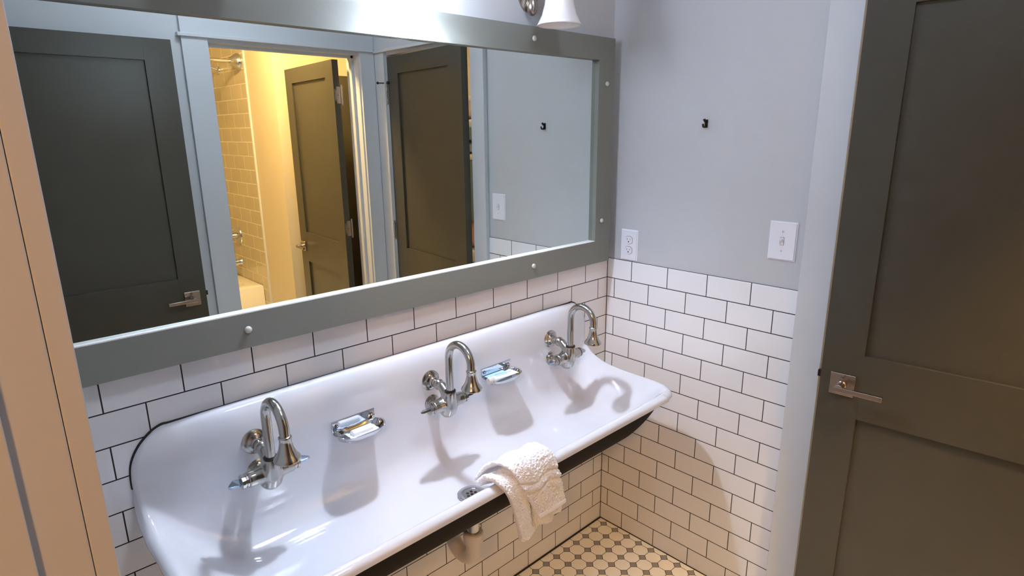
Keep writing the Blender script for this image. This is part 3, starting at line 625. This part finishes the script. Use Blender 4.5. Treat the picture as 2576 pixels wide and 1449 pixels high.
bm = bmesh.new(); lathe(bm, [(.012, .0), (.014, .02), (.03, .045), (.042, .062), (.042, .07), (.01, .071)], (-.168, 0, -.03), (-.45, 0, -.9), 28); obj('spray_face', bm, CHROME2, sh, smooth='auto')
va = thing('shower_valve', 'chrome round shower valve with a lever on the tub room tile', 'shower valve', (XW, -3.62, .866))
bm = bmesh.new(); lathe(bm, [(.082, 0), (.080, .006), (.06, .012), (.034, .016)], (0, 0, 0), (-1, 0, 0), 40); obj('valve_plate', bm, CHROME2, va, smooth='auto')
bm = bmesh.new(); lathe(bm, [(.026, .012), (.024, .05), (.02, .055), (.019, .09), (.012, .10)], (0, 0, 0), (-1, 0, 0), 28); tube(bm, [(-.08, 0, 0), (-.15, .0, .01)], [.011, .008], 16); obj('valve_handle', bm, CHROME2, va, smooth='auto')
ts = thing('tub_spout', 'chrome tub spout below the round shower valve', 'tub spout', (XW, -3.62, .65))
bm = bmesh.new(); tube(bm, [(0, 0, 0), (-.02, 0, 0), (-.09, 0, 0), (-.14, 0, -.006), (-.155, 0, -.018)], [.032, .026, .024, .024, .016], 24); obj('spout_body', bm, CHROME2, ts, smooth='auto')

# ---------------------------------------------------------------- ceiling lamps of the neighbouring rooms, and an added washroom fill lamp
def ceil_lamp(x, y, r, glow, label):
    t = thing('ceiling_lamp', label, 'ceiling lamp', (x, y, CZ), group=None)
    bm = bmesh.new(); lathe(bm, [(r + .02, 0), (r + .02, -.03), (r, -.035)], (0, 0, 0), (0, 0, 1), 32); obj('lamp_base', bm, NICKEL, t, smooth='auto')
    bm = bmesh.new(); lathe(bm, [(r, -.034), (r * .95, -.055), (r * .7, -.08), (r * .3, -.094), (.002, -.096)], (0, 0, 0), (0, 0, 1), 32); obj('lamp_dome', bm, glow, t, smooth='auto')
ceil_lamp(-0.62, -2.15, .12, TUBM, 'amber glowing ceiling lamp of the tub room')
ceil_lamp(-3.05, -2.20, .16, HALLM, 'warm glowing ceiling lamp of the hallway behind the viewer')
ceil_lamp(-0.90, -1.05, .17, FILLM, 'added cool white fill lamp on the washroom ceiling, out of view')  # unseen lamp added as fill to brighten the tiles and walls
ceil_lamp(0.85, -0.75, .12, BEDM, 'warm glowing ceiling lamp of the bedroom beyond the dark door')

# ---------------------------------------------------------------- bunk bed glimpsed through the gap
WHITEL = mat('white_linen', srgb(225, 222, 220), 0.9, bump=0.3, bscale=60)
PINK = mat('pink_fabric', srgb(225, 175, 160), 0.9, bump=0.2, bscale=50)
BLUEP = mat('slate_blue_paint', srgb(110, 135, 148), 0.5, bump=0.05)
FLORAL = mat('pale_print_linen', srgb(215, 200, 200), 0.9, bump=0.3, bscale=60, var=0.3)
PALEB = mat('pale_blue_linen', srgb(170, 190, 215), 0.9, bump=0.3, bscale=60, var=0.2)
bk = thing('bunk_bed', 'slate blue bunk bed glimpsed through the gap beside the dark door', 'bunk bed', (0.95, -2.0, 0))
obj('bed_frame', boxes((0, .5, -.55, .5, 1.60, 1.68), (0, .5, -.55, .5, 1.02, 1.45), (0, .5, -.55, .5, 0.55, .70), (0.46, .5, -.55, .5, 0.0, 1.9), (0, .04, .46, .5, 0, 1.9), (0, .04, -.55, -.51, 0, 1.9)), BLUEP, bk, bevel=.004)
obj('upper_mattress', boxes((.01, .45, -.5, .45, 1.681, 1.74)), WHITEL, bk, bevel=.02)
obj('middle_mattress', boxes((.01, .45, -.5, .45, 1.452, 1.50)), WHITEL, bk, bevel=.02)
obj('lower_mattress', boxes((.01, .45, -.5, .45, .702, .80)), WHITEL, bk, bevel=.02)
def pillow(nm, c, s, mt, label):
    bm = bmesh.new(); g = bmesh.ops.create_cube(bm, size=1); bmesh.ops.subdivide_edges(bm, edges=bm.edges, cuts=7, use_grid_fill=True)
    for v in bm.verts:
        x, y, z = v.co * 2; k = (1 - x * x * .9) * (1 - y * y * .9); v.co = Vector((x * s[0], y * s[1], z * s[2] * (.25 + .75 * max(0, k) ** .4)))
    o = obj(nm, bm, mt, None, smooth=True); o.location = c; return tag(o, label, 'pillow')
pillow('pillow', (1.13, -2.0, 1.83), (.14, .30, .09), FLORAL, 'pale patterned pillow on the top bunk')
pillow('pillow', (1.13, -2.0, 1.545), (.14, .30, .045), PALEB, 'pale blue pillow on the middle bunk')
pillow('pillow', (1.08, -2.05, .915), (.09, .32, .115), PINK, 'pink cushion on the lowest bunk')
